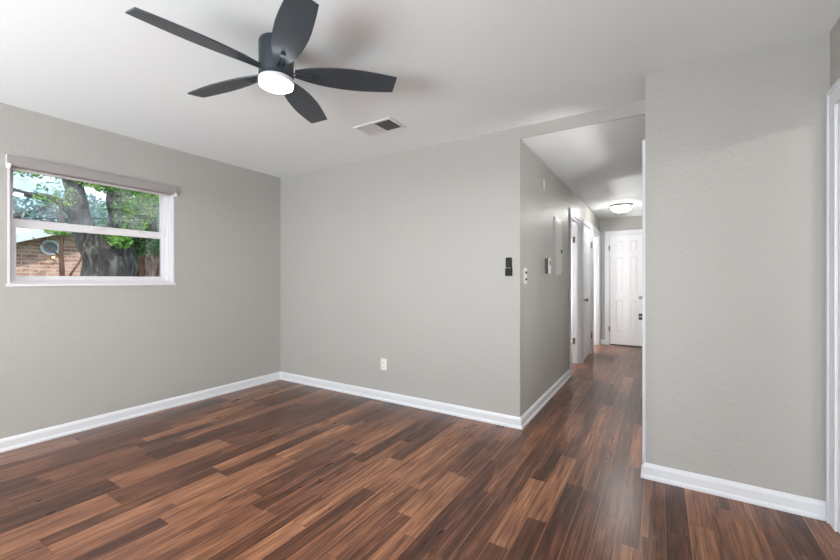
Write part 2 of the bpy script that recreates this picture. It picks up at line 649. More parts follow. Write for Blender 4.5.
# short wall on the right and the hallway's right wall
R1 = (2.92, 3.66)
XJ = -0.15
S('wall_front_right', [(XR, XE + .12, YR, YR + .11, 0, ZC)], M_wall, 'grey wall facing the room, right of the hallway', 'wall')
S('wall_hall_right', [(XR, XR + HW, YR + .11, R1[0], 0, ZC), (XR, XR + HW, R1[0], R1[1], ZD, ZC), (XR, XR + HW, R1[1], 5.4, 0, ZC),
                      (XJ, XR + HW, 5.4, YE, 0, ZC)], M_wall, 'grey right wall of the hallway', 'wall')
S('wall_hall_end', [(XW, -0.796, YE, YE + .12, 0, ZC), (-0.796, -0.235, YE, YE + .12, ZD, ZC), (-0.235, 4.12, YE, YE + .12, 0, ZC),
                    (-0.80, -0.23, YE + .06, YE + .12, 0, ZD)], M_wall, 'grey wall around the white door at the hallway end', 'wall')
DR = (1.30, 2.605)
S('wall_right', [(XE, XE + .12, DR[1], YR, 0, ZC), (XE, XE + .12, DR[0], DR[1], 2.04, ZC), (XE, XE + .12, -.1, DR[0], 0, ZC),
                 (XE, XE + .12, -2.1, -.1, 2.2, ZC), (XE, XE + .12, YS, -2.1, 0, ZC)],  # opening behind the camera, added to let the fill light in
  M_wall, 'grey right wall with the white cased doorway', 'wall')
S('wall_far_right', [(4.0, 4.12, YS, YE, 0, ZC)], M_wall, 'grey outer wall of the next room', 'wall')
S('wall_inner_right', [(XE + .12, 4.0, YR, YR + .11, 0, ZC)], M_wall, 'grey wall of the next room', 'wall')
# unseen south wall behind the camera, window and patio door put in for daylight
S('wall_south', [(XW, -3.5, YS - .12, YS, 0, ZC), (-3.5, -1.6, YS - .12, YS, 0, .3), (-3.5, -1.6, YS - .12, YS, 2.2, ZC),
                 (-1.6, -1.15, YS - .12, YS, 0, ZC), (-1.15, .45, YS - .12, YS, 2.12, ZC), (.45, 4.12, YS - .12, YS, 0, ZC)],
  M_wall, 'grey wall behind the camera', 'wall')


def glazed(name, x0, x1, z0, z1, label):
    r = sempty(name, ((x0 + x1) / 2, YS - .06, z0), label, 'window')

    def fr(bm):
        for a, b in ((x0, x0 + .06), (x1 - .06, x1), ((x0 + x1) / 2 - .03, (x0 + x1) / 2 + .03)):
            box(bm, a, b, YS - .09, YS - .03, z0, z1)
        box(bm, x0 + .06, (x0 + x1) / 2 - .03, YS - .09, YS - .03, z0, z0 + .06)
        box(bm, (x0 + x1) / 2 + .03, x1 - .06, YS - .09, YS - .03, z0, z0 + .06)
        box(bm, x0 + .06, (x0 + x1) / 2 - .03, YS - .09, YS - .03, z1 - .06, z1)
        box(bm, (x0 + x1) / 2 + .03, x1 - .06, YS - .09, YS - .03, z1 - .06, z1)
    part('window_frame', r, M_vinyl, fr)
    part('pane', r, M_glass, lambda bm: box(bm, x0 + .06, (x0 + x1) / 2 - .03, YS - .063, YS - .057, z0 + .06, z1 - .06))
    part('pane', r, M_glass, lambda bm: box(bm, (x0 + x1) / 2 + .03, x1 - .06, YS - .063, YS - .057, z0 + .06, z1 - .06))


glazed('window_2', -3.5, -1.6, .3, 2.2, 'unseen wide white framed window behind the camera')
glazed('window_3', -1.15, .45, 0.0, 2.12, 'unseen sliding glass patio door behind the camera')


# ------------------------------------------------------------------ baseboards
PROF = [(0, 0), (.024, 0), (.024, .012), (.020, .020), (.0145, .024), (.0145, .068), (.010, .080), (.005, .088), (0, .090)]


def baseboard(name, p0, p1, n, e0, e1, label, parent=None):
    p0, p1, n = Vector((*p0, 0)), Vector((*p1, 0)), Vector((*n, 0))
    d = (p1 - p0).normalized()
    bm = bmesh.new()
    ra, rb = [], []
    for o, z in PROF:
        ra.append(bm.verts.new(p0 - d * o * e0 + n * o + Vector((0, 0, z))))
        rb.append(bm.verts.new(p1 + d * o * e1 + n * o + Vector((0, 0, z))))
    k = len(PROF)
    for i in range(k):
        bm.faces.new([ra[i], ra[(i + 1) % k], rb[(i + 1) % k], rb[i]])
    bm.faces.new(ra)
    bm.faces.new(rb[::-1])
    return sobj(name, bm, M_trim, label, 'baseboard')


baseboard('baseboard_left', (XL, YS), (XL, YB), (1, 0), 0, -1, 'white baseboard along the left wall')
baseboard('baseboard_back', (XL, YB), (XH, YB), (0, -1), -1, 1, 'white baseboard along the back wall')
baseboard('baseboard_hall_left', (XH, YB), (XH, D1[0] - .07), (1, 0), 1, 0, 'white baseboard along the left side of the hallway')
baseboard('baseboard_hall_left.001', (XH, D3[1] + .07), (XH, YE), (1, 0), 0, -1, 'short white baseboard in the far left hallway corner')
baseboard('baseboard_hall_end', (XH, YE), (-0.866, YE), (0, -1), -1, 0, 'short white baseboard left of the end door')
baseboard('baseboard_front_right', (XR, YR), (XE, YR), (0, -1), 1, -1, 'white baseboard on the wall right of the hallway')
baseboard('baseboard_hall_right', (XR, YR), (XR, R1[0] - .07), (-1, 0), 1, 0, 'white baseboard just round the right hallway corner')
baseboard('baseboard_hall_right.001', (XR, R1[1] + .07), (XR, 5.4), (-1, 0), 0, -1, 'white baseboard along the right side of the hallway')
baseboard('baseboard_hall_right.002', (XJ, 5.4), (XJ, YE), (-1, 0), 1, -1, 'white baseboard where the hallway narrows')
baseboard('baseboard_hall_right.003', (XR, 5.4), (XJ, 5.4), (0, -1), -1, 1, 'white baseboard on the little hallway jog')
baseboard('baseboard_right', (XE, DR[0] - .1), (XE, -.1), (-1, 0), 0, 0, 'white baseboard on the right wall')


# ------------------------------------------------------------------ doors
def casing(bm, P, u0, u1, zt, wd=.07, foot=0.0):
    for a, b, s in ((u0 - wd, u0, 1), (u1, u1 + wd, -1)):
        P.box(bm, a, b, foot, zt, 0, .013)
        o = a if s == 1 else b - .022
        P.box(bm, o, o + .022, foot, zt + wd, .013, .020)
    P.box(bm, u0 - wd, u1 + wd, zt, zt + wd, 0, .013)
    P.box(bm, u0 - wd + .022, u1 + wd - .022, zt + wd - .022, zt + wd, .013, .020)


def jamb(bm, P, u0, u1, zt, depth=HW):
    t = .018
    P.box(bm, u0, u0 + t, 0, zt, -depth, 0)
    P.box(bm, u1 - t, u1, 0, zt, -depth, 0)
    P.box(bm, u0 + t, u1 - t, zt - t, zt, -depth, 0)
    # stops
    s0, s1 = -depth * .62, -depth * .35
    P.box(bm, u0 + t, u0 + t + .012, 0, zt - t, s0, s1)
    P.box(bm, u1 - t - .012, u1 - t, 0, zt - t, s0, s1)
    P.box(bm, u0 + t + .012, u1 - t - .012, zt - t - .012, zt - t, s0, s1)


def panel_slab(bm, P, u0, u1, z0, z1, n0, n1, rows):
    """slab with 2 columns of raised panels; rows = [(z_lo, z_hi)]"""
    w = u1 - u0
    st = w * .175
    mid = w * .20
    rec = .007
    P.box(bm, u0, u1, z0, z1, n0, n1 - rec)
    cols = [(u0 + st, u0 + (w - mid) / 2), (u0 + (w + mid) / 2, u1 - st)]
    P.box(bm, u0, cols[0][0], z0, z1, n1 - rec, n1)
    P.box(bm, cols[1][1], u1, z0, z1, n1 - rec, n1)
    P.box(bm, cols[0][1], cols[1][0], z0, z1, n1 - rec, n1)
    zs = [z0] + [q for r in rows for q in r] + [z1]
    for c0, c1 in cols:
        for k in range(0, len(zs), 2):
            P.box(bm, c0, c1, zs[k], zs[k + 1], n1 - rec, n1)
        for a, b in rows:
            P.frustum(bm, c0 + .010, c1 - .010, a + .010, b - .010, n1 - rec, n1 - .001, .014)


ROWS = [(.24, .84), (.98, 1.62), (1.72, 1.92)]


def hinge(name, r, P, u, z, n):
    def f(bm):
        P.box(bm, u - .017, u + .017, z - .045, z + .045, n, n + .004)
        P.box(bm, u - .006, u + .006, z - .05, z + .05, n + .004, n + .014)
    return part(name, r, M_dmetal, f)


def knob(r, P, u, z, n, m=M_chrome, R=.026):
    def f(bm):
        A = P.n.to_track_quat('Z', 'Y').to_matrix()
        lathe(bm, [(0, 0), (.032, 0), (.032, .006), (.012, .010), (.012, .030), (R, .040), (R + .003, .052), (R - .006, .064), (0, .068)],
              24, A, P.p(u, z, n))
    return part('door_knob', r, m, f, smooth=True)


PL = Plane((XH, 0, 0), (0, 1, 0), (1, 0, 0))
PRH = Plane((XR, 0, 0), (0, 1, 0), (-1, 0, 0))
PE = Plane((0, YE, 0), (1, 0, 0), (0, -1, 0))
PRW = Plane((XE, 0, 0), (0, 1, 0), (-1, 0, 0))

# door_1: nearest on the left of the hallway, standing open into its room
r = sempty('door_1', (XH, (D1[0] + D1[1]) / 2, 0), 'open doorway nearest on the left of the hallway, white casing', 'door')
part('casing', r, M_trim, lambda bm: casing(bm, PL, D1[0], D1[1], ZD), bevel=.002)
part('jamb', r, M_trim, lambda bm: jamb(bm, PL, D1[0], D1[1], ZD))
PF = Plane((XH - .10, D1[1] - .018, 0), (-1, 0, 0), (0, -1, 0))     # face of the far jamb
part('door_slab', r, M_door, lambda bm: panel_slab(bm, Plane((XH - HW - .02, D1[1] - .0, 0), (-1, 0, 0), (0, -1, 0)),
                                                   0, .72, .012, 2.0, -.035, 0, ROWS))
for z in (1.78, .32):
    part('hinge', r, M_dmetal, lambda bm, z=z: box(bm, XH - .108, XH - .076, D1[1] - .024, D1[1] - .018, z - .045, z + .045))

# door_2: closed narrow door
r = sempty('door_2', (XH, (D2[0] + D2[1]) / 2, 0), 'closed white door in the middle on the left of the hallway', 'door')
part('casing', r, M_trim, lambda bm: casing(bm, PL, D2[0], D2[1], ZD), bevel=.002)
part('jamb', r, M_trim, lambda bm: jamb(bm, PL, D2[0], D2[1], ZD))
part('door_slab', r, M_door, lambda bm: panel_slab(bm, PL, D2[0] + .02, D2[1] - .02, .01, ZD - .02, -.036, -.002, ROWS))
knob(r, PL, D2[0] + .08, .905, -.002)
for z in (1.77, .30):
    hinge('hinge', r, PL, D2[1] - .012, z, .0135)

# door_3: farthest, open
r = sempty('door_3', (XH, (D3[0] + D3[1]) / 2, 0), 'open doorway farthest on the left of the hallway', 'door')
part('casing', r, M_trim, lambda bm: casing(bm, PL, D3[0], D3[1], ZD), bevel=.002)
part('jamb', r, M_trim, lambda bm: jamb(bm, PL, D3[0], D3[1], ZD))
part('door_slab', r, M_door, lambda bm: panel_slab(bm, Plane((XH - HW - .02, D3[1] - .0, 0), (-1, 0, 0), (0, -1, 0)),
                                                   0, .70, .012, 2.0, -.035, 0, ROWS))

# door_4: six panel door at the end of the hallway
r = sempty('door_4', (-.515, YE, 0), 'white six panel door closing the end of the hallway', 'door')


def end_casing(bm):
    u0, u1 = -.796, -.235
    casing(bm, PE, u0, u1, ZD)


part('casing', r, M_trim, end_casing, bevel=.002)
part('jamb', r, M_trim, lambda bm: [PE.box(bm, -.796, -.786, 0, ZD, -.06, 0), PE.box(bm, -.245, -.235, 0, ZD, -.06, 0),
                                   PE.box(bm, -.786, -.245, ZD - .01, ZD, -.06, 0)])
part('door_slab', r, M_door, lambda bm: panel_slab(bm, PE, -.783, -.248, .022, ZD - .013, -.045, -.006, ROWS))
part('threshold', r, M_slot, lambda bm: PE.box(bm, -.786, -.245, 0, .016, -.06, .0))
for z in (1.79, .30):
    part('hinge', r, M_dmetal, lambda bm, z=z: PE.box(bm, -.806, -.786, z - .045, z + .045, .0, .018))


def bolt(bm):
    A = PE.n.to_track_quat('Z', 'Y').to_matrix()
    lathe(bm, [(0, 0), (.032, 0), (.032, .010), (.020, .012), (.020, .006), (.013, .006), (.013, .022), (0, .024)], 28, A, PE.p(-.292, .885, -.006))


part('door_knob', r, M_chrome, bolt, smooth=True)
part('latch_plate', r, M_slot, lambda bm: PE.box(bm, -.325, -.260, .555, .600, -.006, .012), bevel=.002)
part('latch_plate', r, M_slot, lambda bm: PE.box(bm, -.325, -.260, .490, .540, -.006, .012), bevel=.002)

# door_5: door round the corner on the right, set open to light the hallway
r = sempty('door_5', (XR, (R1[0] + R1[1]) / 2, 0), 'open white cased doorway on the right of the hallway, seen edge on', 'door')
part('casing', r, M_trim, lambda bm: casing(bm, PRH, R1[0], R1[1], ZD), bevel=.002)
part('jamb', r, M_trim, lambda bm: jamb(bm, PRH, R1[0], R1[1], ZD))
part('door_slab', r, M_door, lambda bm: panel_slab(bm, Plane((XR + HW + .02, R1[1] - .0, 0), (1, 0, 0), (0, -1, 0)), 0, .70, .012, 2.0, -.035, 0, ROWS))

# door_6: cased opening in the right wall
r = sempty('door_6', (XE, (DR[0] + DR[1]) / 2, 0), 'white cased doorway at the right edge of the view', 'door')
part('casing', r, M_trim, lambda bm: casing(bm, PRW, DR[0], DR[1], 2.04, .09), bevel=.002)
part('jamb', r, M_trim, lambda bm: jamb(bm, PRW, DR[0], DR[1], 2.04))

# ------------------------------------------------------------------ window in the left wall
FX0, FX1 = -4.085, -3.975           # depth of the vinyl frame
r = sempty('window_1', (XL - .1, (WY0 + WY1) / 2, WZ0), 'white vinyl single hung window in the left wall', 'window')


def frame_rect(bm, x0, x1, y0, y1, z0, z1, t, tb=None, tt=None):
    tb = t if tb is None else tb
    tt = t if tt is None else tt
    box(bm, x0, x1, y0, y0 + t, z0, z1)
    box(bm, x0, x1, y1 - t, y1, z0, z1)
    box(bm, x0, x1, y0 + t, y1 - t, z0, z0 + tb)
    box(bm, x0, x1, y0 + t, y1 - t, z1 - tt, z1)


part('window_frame', r, M_vinyl, lambda bm: frame_rect(bm, FX0, FX1, WY0, WY1, WZ0, WZ1, .030, .030), bevel=.002)
part('liner', r, M_vinyl, lambda bm: frame_rect(bm, FX1 + .001, XL + .003, WY0 - .0, WY1, WZ0, WZ1, .012))
part('sill', r, M_vinyl, lambda bm: box(bm, XL + .003, XL + .012, WY0 - .008, WY1 + .008, WZ0 - .012, WZ0 + .010), bevel=.002)
ly0, ly1 = WY0 + .030, WY1 - .030
us = part('sash', r, M_vinyl, lambda bm: frame_rect(bm, -4.075, -4.045, ly0, ly1, 1.615, WZ1 - .030, .028, .04, .022), bevel=.002)
ls = part('sash', r, M_vinyl, lambda bm: frame_rect(bm, -4.043, -4.010, ly0, ly1, WZ0 + .030, 1.650, .036, .036, .062), bevel=.002)
part('pane', us, M_glass_up, lambda bm: box(bm, -4.064, -4.060, ly0 + .028, ly1 - .028, 1.655, WZ1 - .052))
part('pane', ls, M_glass, lambda bm: box(bm, -4.030, -4.026, ly0 + .036, ly1 - .036, WZ0 + .066, 1.588))
part('latch', ls, M_vinyl, lambda bm: box(bm, -4.010, -3.996, 1.27, 1.36, 1.625, 1.642), bevel=.003)

# roller shade across the top of the window
r = tag(empty('roller_shade', (XL, 1.315, 2.04)), 'rolled up grey roller shade across the top of the window', 'window shade')
YM = Matrix.Rotation(-PI / 2, 3, 'X')
part('roll', r, M_shade, lambda bm: lathe(bm, [(0, 0), (.037, 0), (.037, 1.09), (0, 1.09)], 36, YM, (XL - .012, .77, 2.042)), smooth=True)
part('bottom_bar', r, M_shade2, lambda bm: box(bm, XL - .052, XL - .034, .775, 1.855, 1.992, 2.012), bevel=.004)
part('valance', r, M_shade, lambda bm: box(bm, XL + .022, XL + .028, .757, 1.874, 2.010, 2.082), bevel=.002)
for y in (.757, 1.866):
    part('bracket', r, M_plast, lambda bm, y=y: box(bm, XL + .0005, XL + .022, y, y + .008, 1.995, 2.082), bevel=.001)
    part('chain_holder', r, M_plast, lambda bm, y=y: box(bm, XL + .029, XL + .036, y + (-.002 if y < 1 else -.012), y + (.020 if y < 1 else .010), 1.985, 2.022), bevel=.002)

# ------------------------------------------------------------------ ceiling fan
FC = Vector((-1.70, 1.309, 0))
fan = tag(empty('ceiling_fan', (FC.x, FC.y, ZC)), 'five blade charcoal ceiling fan with a lit round lamp', 'ceiling fan')


def fpart(name, prof, m, parent=fan):
    return part(name, parent, m, lambda bm: lathe(bm, prof, 56, None, (FC.x, FC.y, 0)), smooth=True)


fpart('housing', [(0, ZC), (.082, ZC), (.086, ZC - .006), (.087, ZC - .02), (.087, 2.262), (.083, 2.258), (.083, 2.246), (.0, 2.246)], M_fanh)
fpart('lamp_ring', [(0, 2.246), (.086, 2.246), (.089, 2.242), (.089, 2.226), (.085, 2.222), (0, 2.222)], M_ring)
fpart('lamp_diffuser', [(0, 2.221), (.084, 2.221), (.0835, 2.212), (.075, 2.207), (.04, 2.2045), (0, 2.204)], M_disc)

light('fan_lamp_light', 'AREA', (FC.x, FC.y, 2.2030), (0, 0, 0), FAN_W, (1.0, 0.99, 0.98), 0.15, 0.15)
bpy.data.lights['fan_lamp_light'].shape = 'DISK'

BZ = 2.285
PITCH = math.radians(14)


def blade_bm():
    """blade along +X, pitched about its own axis"""
    bm = bmesh.new()
    st = [(.095, .026), (.12, .034), (.16, .047), (.21, .059), (.27, .068), (.33, .073), (.39, .075), (.45, .073), (.51, .068), (.57, .062), (.622, .055)]
    th = .007
    rows = []
    for i, (x, h) in enumerate(st):
        row = []
        for j in range(9):
            q = -1 + j / 4
            y = q * h
            xx = x + (0 if i < len(st) - 1 else -.005 * q)   # slanted tip
            zz = 0.0
            row.append((xx, y, zz))
        rows.append(row)
    top = [[bm.verts.new((x, y, z + th / 2)) for x, y, z in row] for row in rows]
    bot = [[bm.verts.new((x, y, z - th / 2)) for x, y, z in row] for row in rows]
    for i in range(len(rows) - 1):
        for j in range(8):
            bm.faces.new([top[i][j], top[i + 1][j], top[i + 1][j + 1], top[i][j + 1]])
            bm.faces.new([bot[i][j], bot[i][j + 1], bot[i + 1][j + 1], bot[i + 1][j]])
        bm.faces.new([top[i][0], bot[i][0], bot[i + 1][0], top[i + 1][0]])
        bm.faces.new([top[i][8], top[i + 1][8], bot[i + 1][8], bot[i][8]])
    for j in range(8):
        bm.faces.new([top[0][j], top[0][j + 1], bot[0][j + 1], bot[0][j]])
        bm.faces.new([top[-1][j], bot[-1][j], bot[-1][j + 1], top[-1][j + 1]])
    return bm


def iron_bm():
    """two prongs and a small screw block under the blade root"""
    bm = bmesh.new()
    for s in (-1, 1):
        p0, p1 = Vector((.080, s * .012, -.007)), Vector((.185, s * .007, -.0115))
        tube(bm, [p0, (p0 + p1) / 2, p1], [.0045, .004, .0035], 8)
    box(bm, .178, .200, -.011, .011, -.0145, -.0075)
    return bm


Rp = Matrix.Rotation(-PITCH, 3, 'X')
bb, ib = blade_bm(), iron_bm()
bmesh.ops.transform(bb, matrix=Rp.to_4x4(), verts=bb.verts)
bmesh.ops.transform(ib, matrix=Rp.to_4x4(), verts=ib.verts)
blade0 = obj('blade', bb, M_fan, fan, smooth=True)
iron0 = obj('blade_bracket', ib, M_fanh, blade0, smooth=True)
for i, a in enumerate((-100, -28, 44, 116, 188)):
    if i == 0:
        b = blade0
    else:
        b = blade0.copy()
        C.objects.link(b)
        b.parent = fan
        q = iron0.copy()
        C.objects.link(q)
        q.parent = b
    b.location = (0, 0, BZ - ZC)
    b.rotation_euler = (0, 0, math.radians(a))

# ------------------------------------------------------------------ ceiling vent
VX0, VX1, VY0, VY1 = -2.11, -1.74, 2.36, 2.59
v = tag(empty('ceiling_vent', ((VX0 + VX1) / 2, (VY0 + VY1) / 2, ZC)), 'white ceiling air register with two louvre banks', 'air vent')


def vent_frame(bm):
    t = .026
    z1, z0 = ZC - .0005, ZC - .008
    frame = [(VX0, VX1, VY0, VY0 + t), (VX0, VX1, VY1 - t, VY1), (VX0, VX0 + t, VY0 + t, VY1 - t), (VX1 - t, VX1, VY0 + t, VY1 - t),
             ((VX0 + VX1) / 2 - .006, (VX0 + VX1) / 2 + .006, VY0 + t, VY1 - t)]
    for a, b, c, d in frame:
        box(bm, a, b, c, d, z0, z1)


part('frame', v, M_vent, vent_frame, bevel=.002)
part('duct_backing', v, M_ventd, lambda bm: box(bm, VX0 + .026, VX1 - .026, VY0 + .026, VY1 - .026, ZC - .0015, ZC - .0005))
xm = (VX0 + VX1) / 2
for bank, (a, b, tilt) in enumerate(((VX0 + .028, xm - .008, 1), (xm + .008, VX1 - .028, -1))):
    n = 9
    for k in range(n):
        cx = a + (b - a) * (k + .5) / n

        def sl(bm, cx=cx, tilt=tilt):
            hw, dz = .0062, .0032 * tilt
            vs_ = []
            for yy in (VY0 + .027, VY1 - .027):
                for sx, sz in ((-1, -1), (1, 1)):
                    for tt in (-.0004, .0004):
                        vs_.append(bm.verts.new((cx + sx * hw * (.5 if tilt > 0 else .66), yy, ZC - .0053 + sz * dz + tt)))
            f = [(0, 1, 3, 2), (4, 6, 7, 5), (0, 2, 6, 4), (1, 5, 7, 3), (0, 4, 5, 1), (2, 3, 7, 6)]
            for q in f:
                bm.faces.new([vs_[i] for i in q])
        part('louvre', v, M_vent, sl)

# ------------------------------------------------------------------ hall lamp
LX, LY = -.50, 6.60
l = tag(empty('ceiling_lamp', (LX, LY, ZH)), 'lit frosted dome lamp on the hallway ceiling', 'ceiling light')
part('base', l, M_lampb, lambda bm: lathe(bm, [(0, ZH), (.150, ZH), (.158, ZH - .006), (.158, ZH - .022), (.146, ZH - .034), (0, ZH - .034)], 48, None, (LX, LY, 0)), smooth=True)
part('glass_dome', l, M_dome, lambda bm: lathe(bm, [(.140, ZH - .0345), (.139, ZH - .045), (.126, ZH - .070), (.100, ZH - .092), (.062, ZH - .106), (.02, ZH - .111), (0, ZH - .1115)], 48, None, (LX, LY, 0)), smooth=True)
part('finial', l, M_lampb, lambda bm: lathe(bm, [(0, ZH - .108), (.012, ZH - .112), (.013, ZH - .120), (.006, ZH - .128), (0, ZH - .130)], 24, None, (LX, LY, 0)), smooth=True)


# ------------------------------------------------------------------ things on the walls
PB = Plane((0, YB, 0), (1, 0, 0), (0, -1, 0))
# fan remote in its cradle
r = tag(empty('fan_remote', (-1.052, YB, 1.31)), 'black fan remote in a wall cradle on the back wall', 'remote control')
part('cradle', r, M_black, lambda bm: PB.box(bm, -1.079, -1.025, 1.235, 1.300, .0005, .022), bevel=.004)
part('remote_body', r, M_black, lambda bm: PB.box(bm, -1.076, -1.028, 1.300, 1.384, .004, .019), bevel=.004)
part('button', r, M_dgrey, lambda bm: PB.box(bm, -1.058, -1.046, 1.344, 1.350, .019, .0205), bevel=.001)
part('button', r, M_dgrey, lambda bm: PB.box(bm, -1.058, -1.046, 1.322, 1.328, .019, .0205), bevel=.001)
part('status_strip', r, M_plast, lambda bm: PB.box(bm, -1.076, -1.028, 1.2985, 1.3005, .019, .0232))

# outlet
r = tag(empty('wall_outlet', (-2.338, YB, .36)), 'white duplex outlet low on the back wall', 'outlet')
part('cover_plate', r, M_plast, lambda bm: PB.box(bm, -2.373, -2.303, .302, .416, .0005, .006), bevel=.002)
for z in (.335, .383):
    s_ = part('socket', r, M_plast, lambda bm, z=z: PB.box(bm, -2.353, -2.323, z - .014, z + .014, .006, .009), bevel=.003)
    part('slot', s_, M_slot, lambda bm, z=z: [PB.box(bm, -2.346, -2.343, z - .004, z + .006, .009, .0095), PB.box(bm, -2.334, -2.331, z - .004, z + .006, .009, .0095)])

# light switches on the hallway wall just round the corner
r = tag(empty('light_switch', (XH, 3.18, 1.233)), 'narrow white switch plate just inside the hallway on its left wall', 'light switch')
part('cover_plate', r, M_plast, lambda bm: PL.box(bm, 3.140, 3.222, 1.168, 1.300, .0005, .012), bevel=.003)
for z in (1.206, 1.262):
    part('toggle', r, M_slot, lambda bm, z=z: PL.box(bm, 3.172, 3.192, z - .009, z + .009, .012, .022), bevel=.002)

# thermostat
r = tag(empty('thermostat', (XH, 3.97, 1.34)), 'grey and white thermostat box beside the grey breaker panel', 'thermostat')
part('body', r, M_dgrey, lambda bm: PL.box(bm, 3.862, 3.930, 1.265, 1.412, .0005, .030), bevel=.002)
part('front_cover', r, M_plast, lambda bm: PL.box(bm, 3.862, 3.930, 1.262, 1.415, .030, .040), bevel=.003)
part('display', r, M_dgrey, lambda bm: PL.box(bm, 3.878, 3.916, 1.345, 1.390, .040, .0415))

# door chime sensor, thin strip high on the wall
tag(part('chime_sensor', None, M_shade2, lambda bm: PL.box(bm, 3.770, 3.815, 2.07, 2.17, .0005, .018), bevel=.003) if False else
    obj('chime_sensor', (lambda bm: (PL.box(bm, 3.770, 3.815, 2.07, 2.17, .0005, .018), bm)[1])(bmesh.new()), M_shade2, bevel=.003),
    'small pale sensor strip high on the left hallway wall', 'sensor')

# breaker panel
r = tag(empty('breaker_panel', (XH, 4.43, 1.57)), 'grey metal breaker panel cover on the left hallway wall', 'electrical panel')
part('cover', r, M_panel, lambda bm: PL.box(bm, 4.255, 4.605, 1.262, 1.880, .0005, .010), bevel=.002)
part('panel_door', r, M_panel, lambda bm: PL.box(bm, 4.300, 4.560, 1.31, 1.84, .010, .015), bevel=.002)
part('latch', r, M_slot, lambda bm: PL.box(bm, 4.515, 4.550, 1.50, 1.54, .015, .022), bevel=.002)
for z in (1.285, 1.862):
    for y in (4.275, 4.585):
        part('screw', r, M_slot, lambda bm, y=y, z=z: PL.box(bm, y - .006, y + .006, z - .006, z + .006, .010, .013))

# ------------------------------------------------------------------ outside
GZ = -.45
S('ground_outside', [(-45, -4.3, -25, 35, GZ - .2, GZ)], M_grass, 'lawn outside the window', 'lawn')

# brick house next door, gable towards us
HX = -16.0
gy0, gy1 = 1.3, 14.3
ga = (gy0 + gy1) / 2
zr = lambda y: 2.40 + .36 * ((y if y < ga else 2 * ga - y) - 3.31)
h = tag(empty('brick_house', (HX, ga, GZ)), 'pink brick gabled house with round attic window beyond the trees', 'house')


def gable(bm):
    for x in (HX, HX - 8):
        pass
    a = [(HX, gy0, GZ), (HX, gy1, GZ), (HX, gy1, zr(gy1)), (HX, ga, zr(ga)), (HX, gy0, zr(gy0))]
    va = [bm.verts.new(p) for p in a]
    vb = [bm.verts.new((HX - 8, p[1], p[2])) for p in a]
    bm.faces.new(va)
    bm.faces.new(vb[::-1])
    for k in range(5):
        bm.faces.new([va[k], va[(k + 1) % 5], vb[(k + 1) % 5], vb[k]])


part('brick_wall', h, M_brick, gable)


def roofslab(bm, x0, x1, o, t, ext):
    for s in (0, 1):
        ys = [gy0 - ext, ga] if s == 0 else [gy1 + ext, ga]
        zz = [zr(gy0) - .36 * ext, zr(ga)]
        c = []
        for x in (x0, x1):
            for y, z in zip(ys, zz):
                c.append(bm.verts.new((x, y, z + o)))
                c.append(bm.verts.new((x, y, z + o + t)))
        for q in ((0, 1, 3, 2), (4, 6, 7, 5), (0, 2, 6, 4), (1, 5, 7, 3), (0, 4, 5, 1), (2, 3, 7, 6)):
            bm.faces.new([c[i] for i in q])


part('roof', h, M_roof, lambda bm: roofslab(bm, HX + .34, HX - 8.3, .02, .12, .5))
part('fascia', h, M_plaster, lambda bm: roofslab(bm, HX + .40, HX + .342, -.10, .24, .5))
rwin = (HX, 4.05, 2.20)
XM = Matrix.Rotation(PI / 2, 3, 'Y')
wf = part('round_window', h, M_plaster, lambda bm: lathe(bm, [(.17, .0), (.235, .0), (.235, .05), (.17, .05), (.17, .0)], 36, XM, rwin), smooth=True)
part('pane', wf, M_hpane, lambda bm: lathe(bm, [(0, .02), (.172, .02), (.172, .005), (0, .005)], 36, XM, rwin))
lampp = part('wall_lamp', h, M_slot, lambda bm: box(bm, HX + .001, HX + .02, 4.06, 4.14, 1.85, 1.98))
part('bulb', lampp, M_warm, lambda bm: lathe(bm, [(0, -.04), (.03, -.03), (.04, 0), (.03, .03), (0, .04)], 20, None, (HX + .085, 4.10, 1.90)), smooth=True)


DENS = 3.0


def leaves(bm, blobs, size, rng):
    """leaf clumps: each leaf a small folded diamond; blobs = (centre, radii, count)"""
    for (c, rad, n) in blobs:
        for _ in range(int(n * DENS)):
            while True:
                q = Vector((rng.uniform(-1, 1), rng.uniform(-1, 1), rng.uniform(-1, 1)))
                if .25 < q.length <= 1:
                    break
            p = Vector(c) + Vector((q.x * rad[0], q.y * rad[1], q.z * rad[2]))
            s = size * rng.uniform(.6, 1.3)
            d = Vector((rng.uniform(-1, 1), rng.uniform(-1, 1), rng.uniform(-1, .5))).normalized()
            e = d.cross(Vector((rng.uniform(-1, 1), rng.uniform(-1, 1), rng.uniform(-1, 1)))).normalized()
            n_ = d.cross(e)
            a = bm.verts.new(p - d * s)
            b = bm.verts.new(p + e * s * .45 + n_ * s * .12)
            c2 = bm.verts.new(p + d * s)
            g = bm.verts.new(p - e * s * .45 + n_ * s * .12)
            bm.faces.new([a, b, c2])
            bm.faces.new([a, c2, g])


def limb(bm, pts, radii, seed, seg=14, rough=.35):
    P, R = smooth_path(pts, radii, 7)
    tube(bm, P, R, seg, rough, seed)


def tree(name, label, base, limbs, blobs, leafm, barkm, lsize, seed, group=None):
    t = tag(empty(name, base), label, 'tree', group)

    def tr(bm):
        for k, (p, rr) in enumerate(limbs):
            limb(bm, p, rr, seed + k * 3)
    part('trunk', t, barkm, tr, smooth=False)
    rng = random.Random(seed)
    part('foliage', t, leafm, lambda bm: leaves(bm, blobs, lsize, rng))
    return t


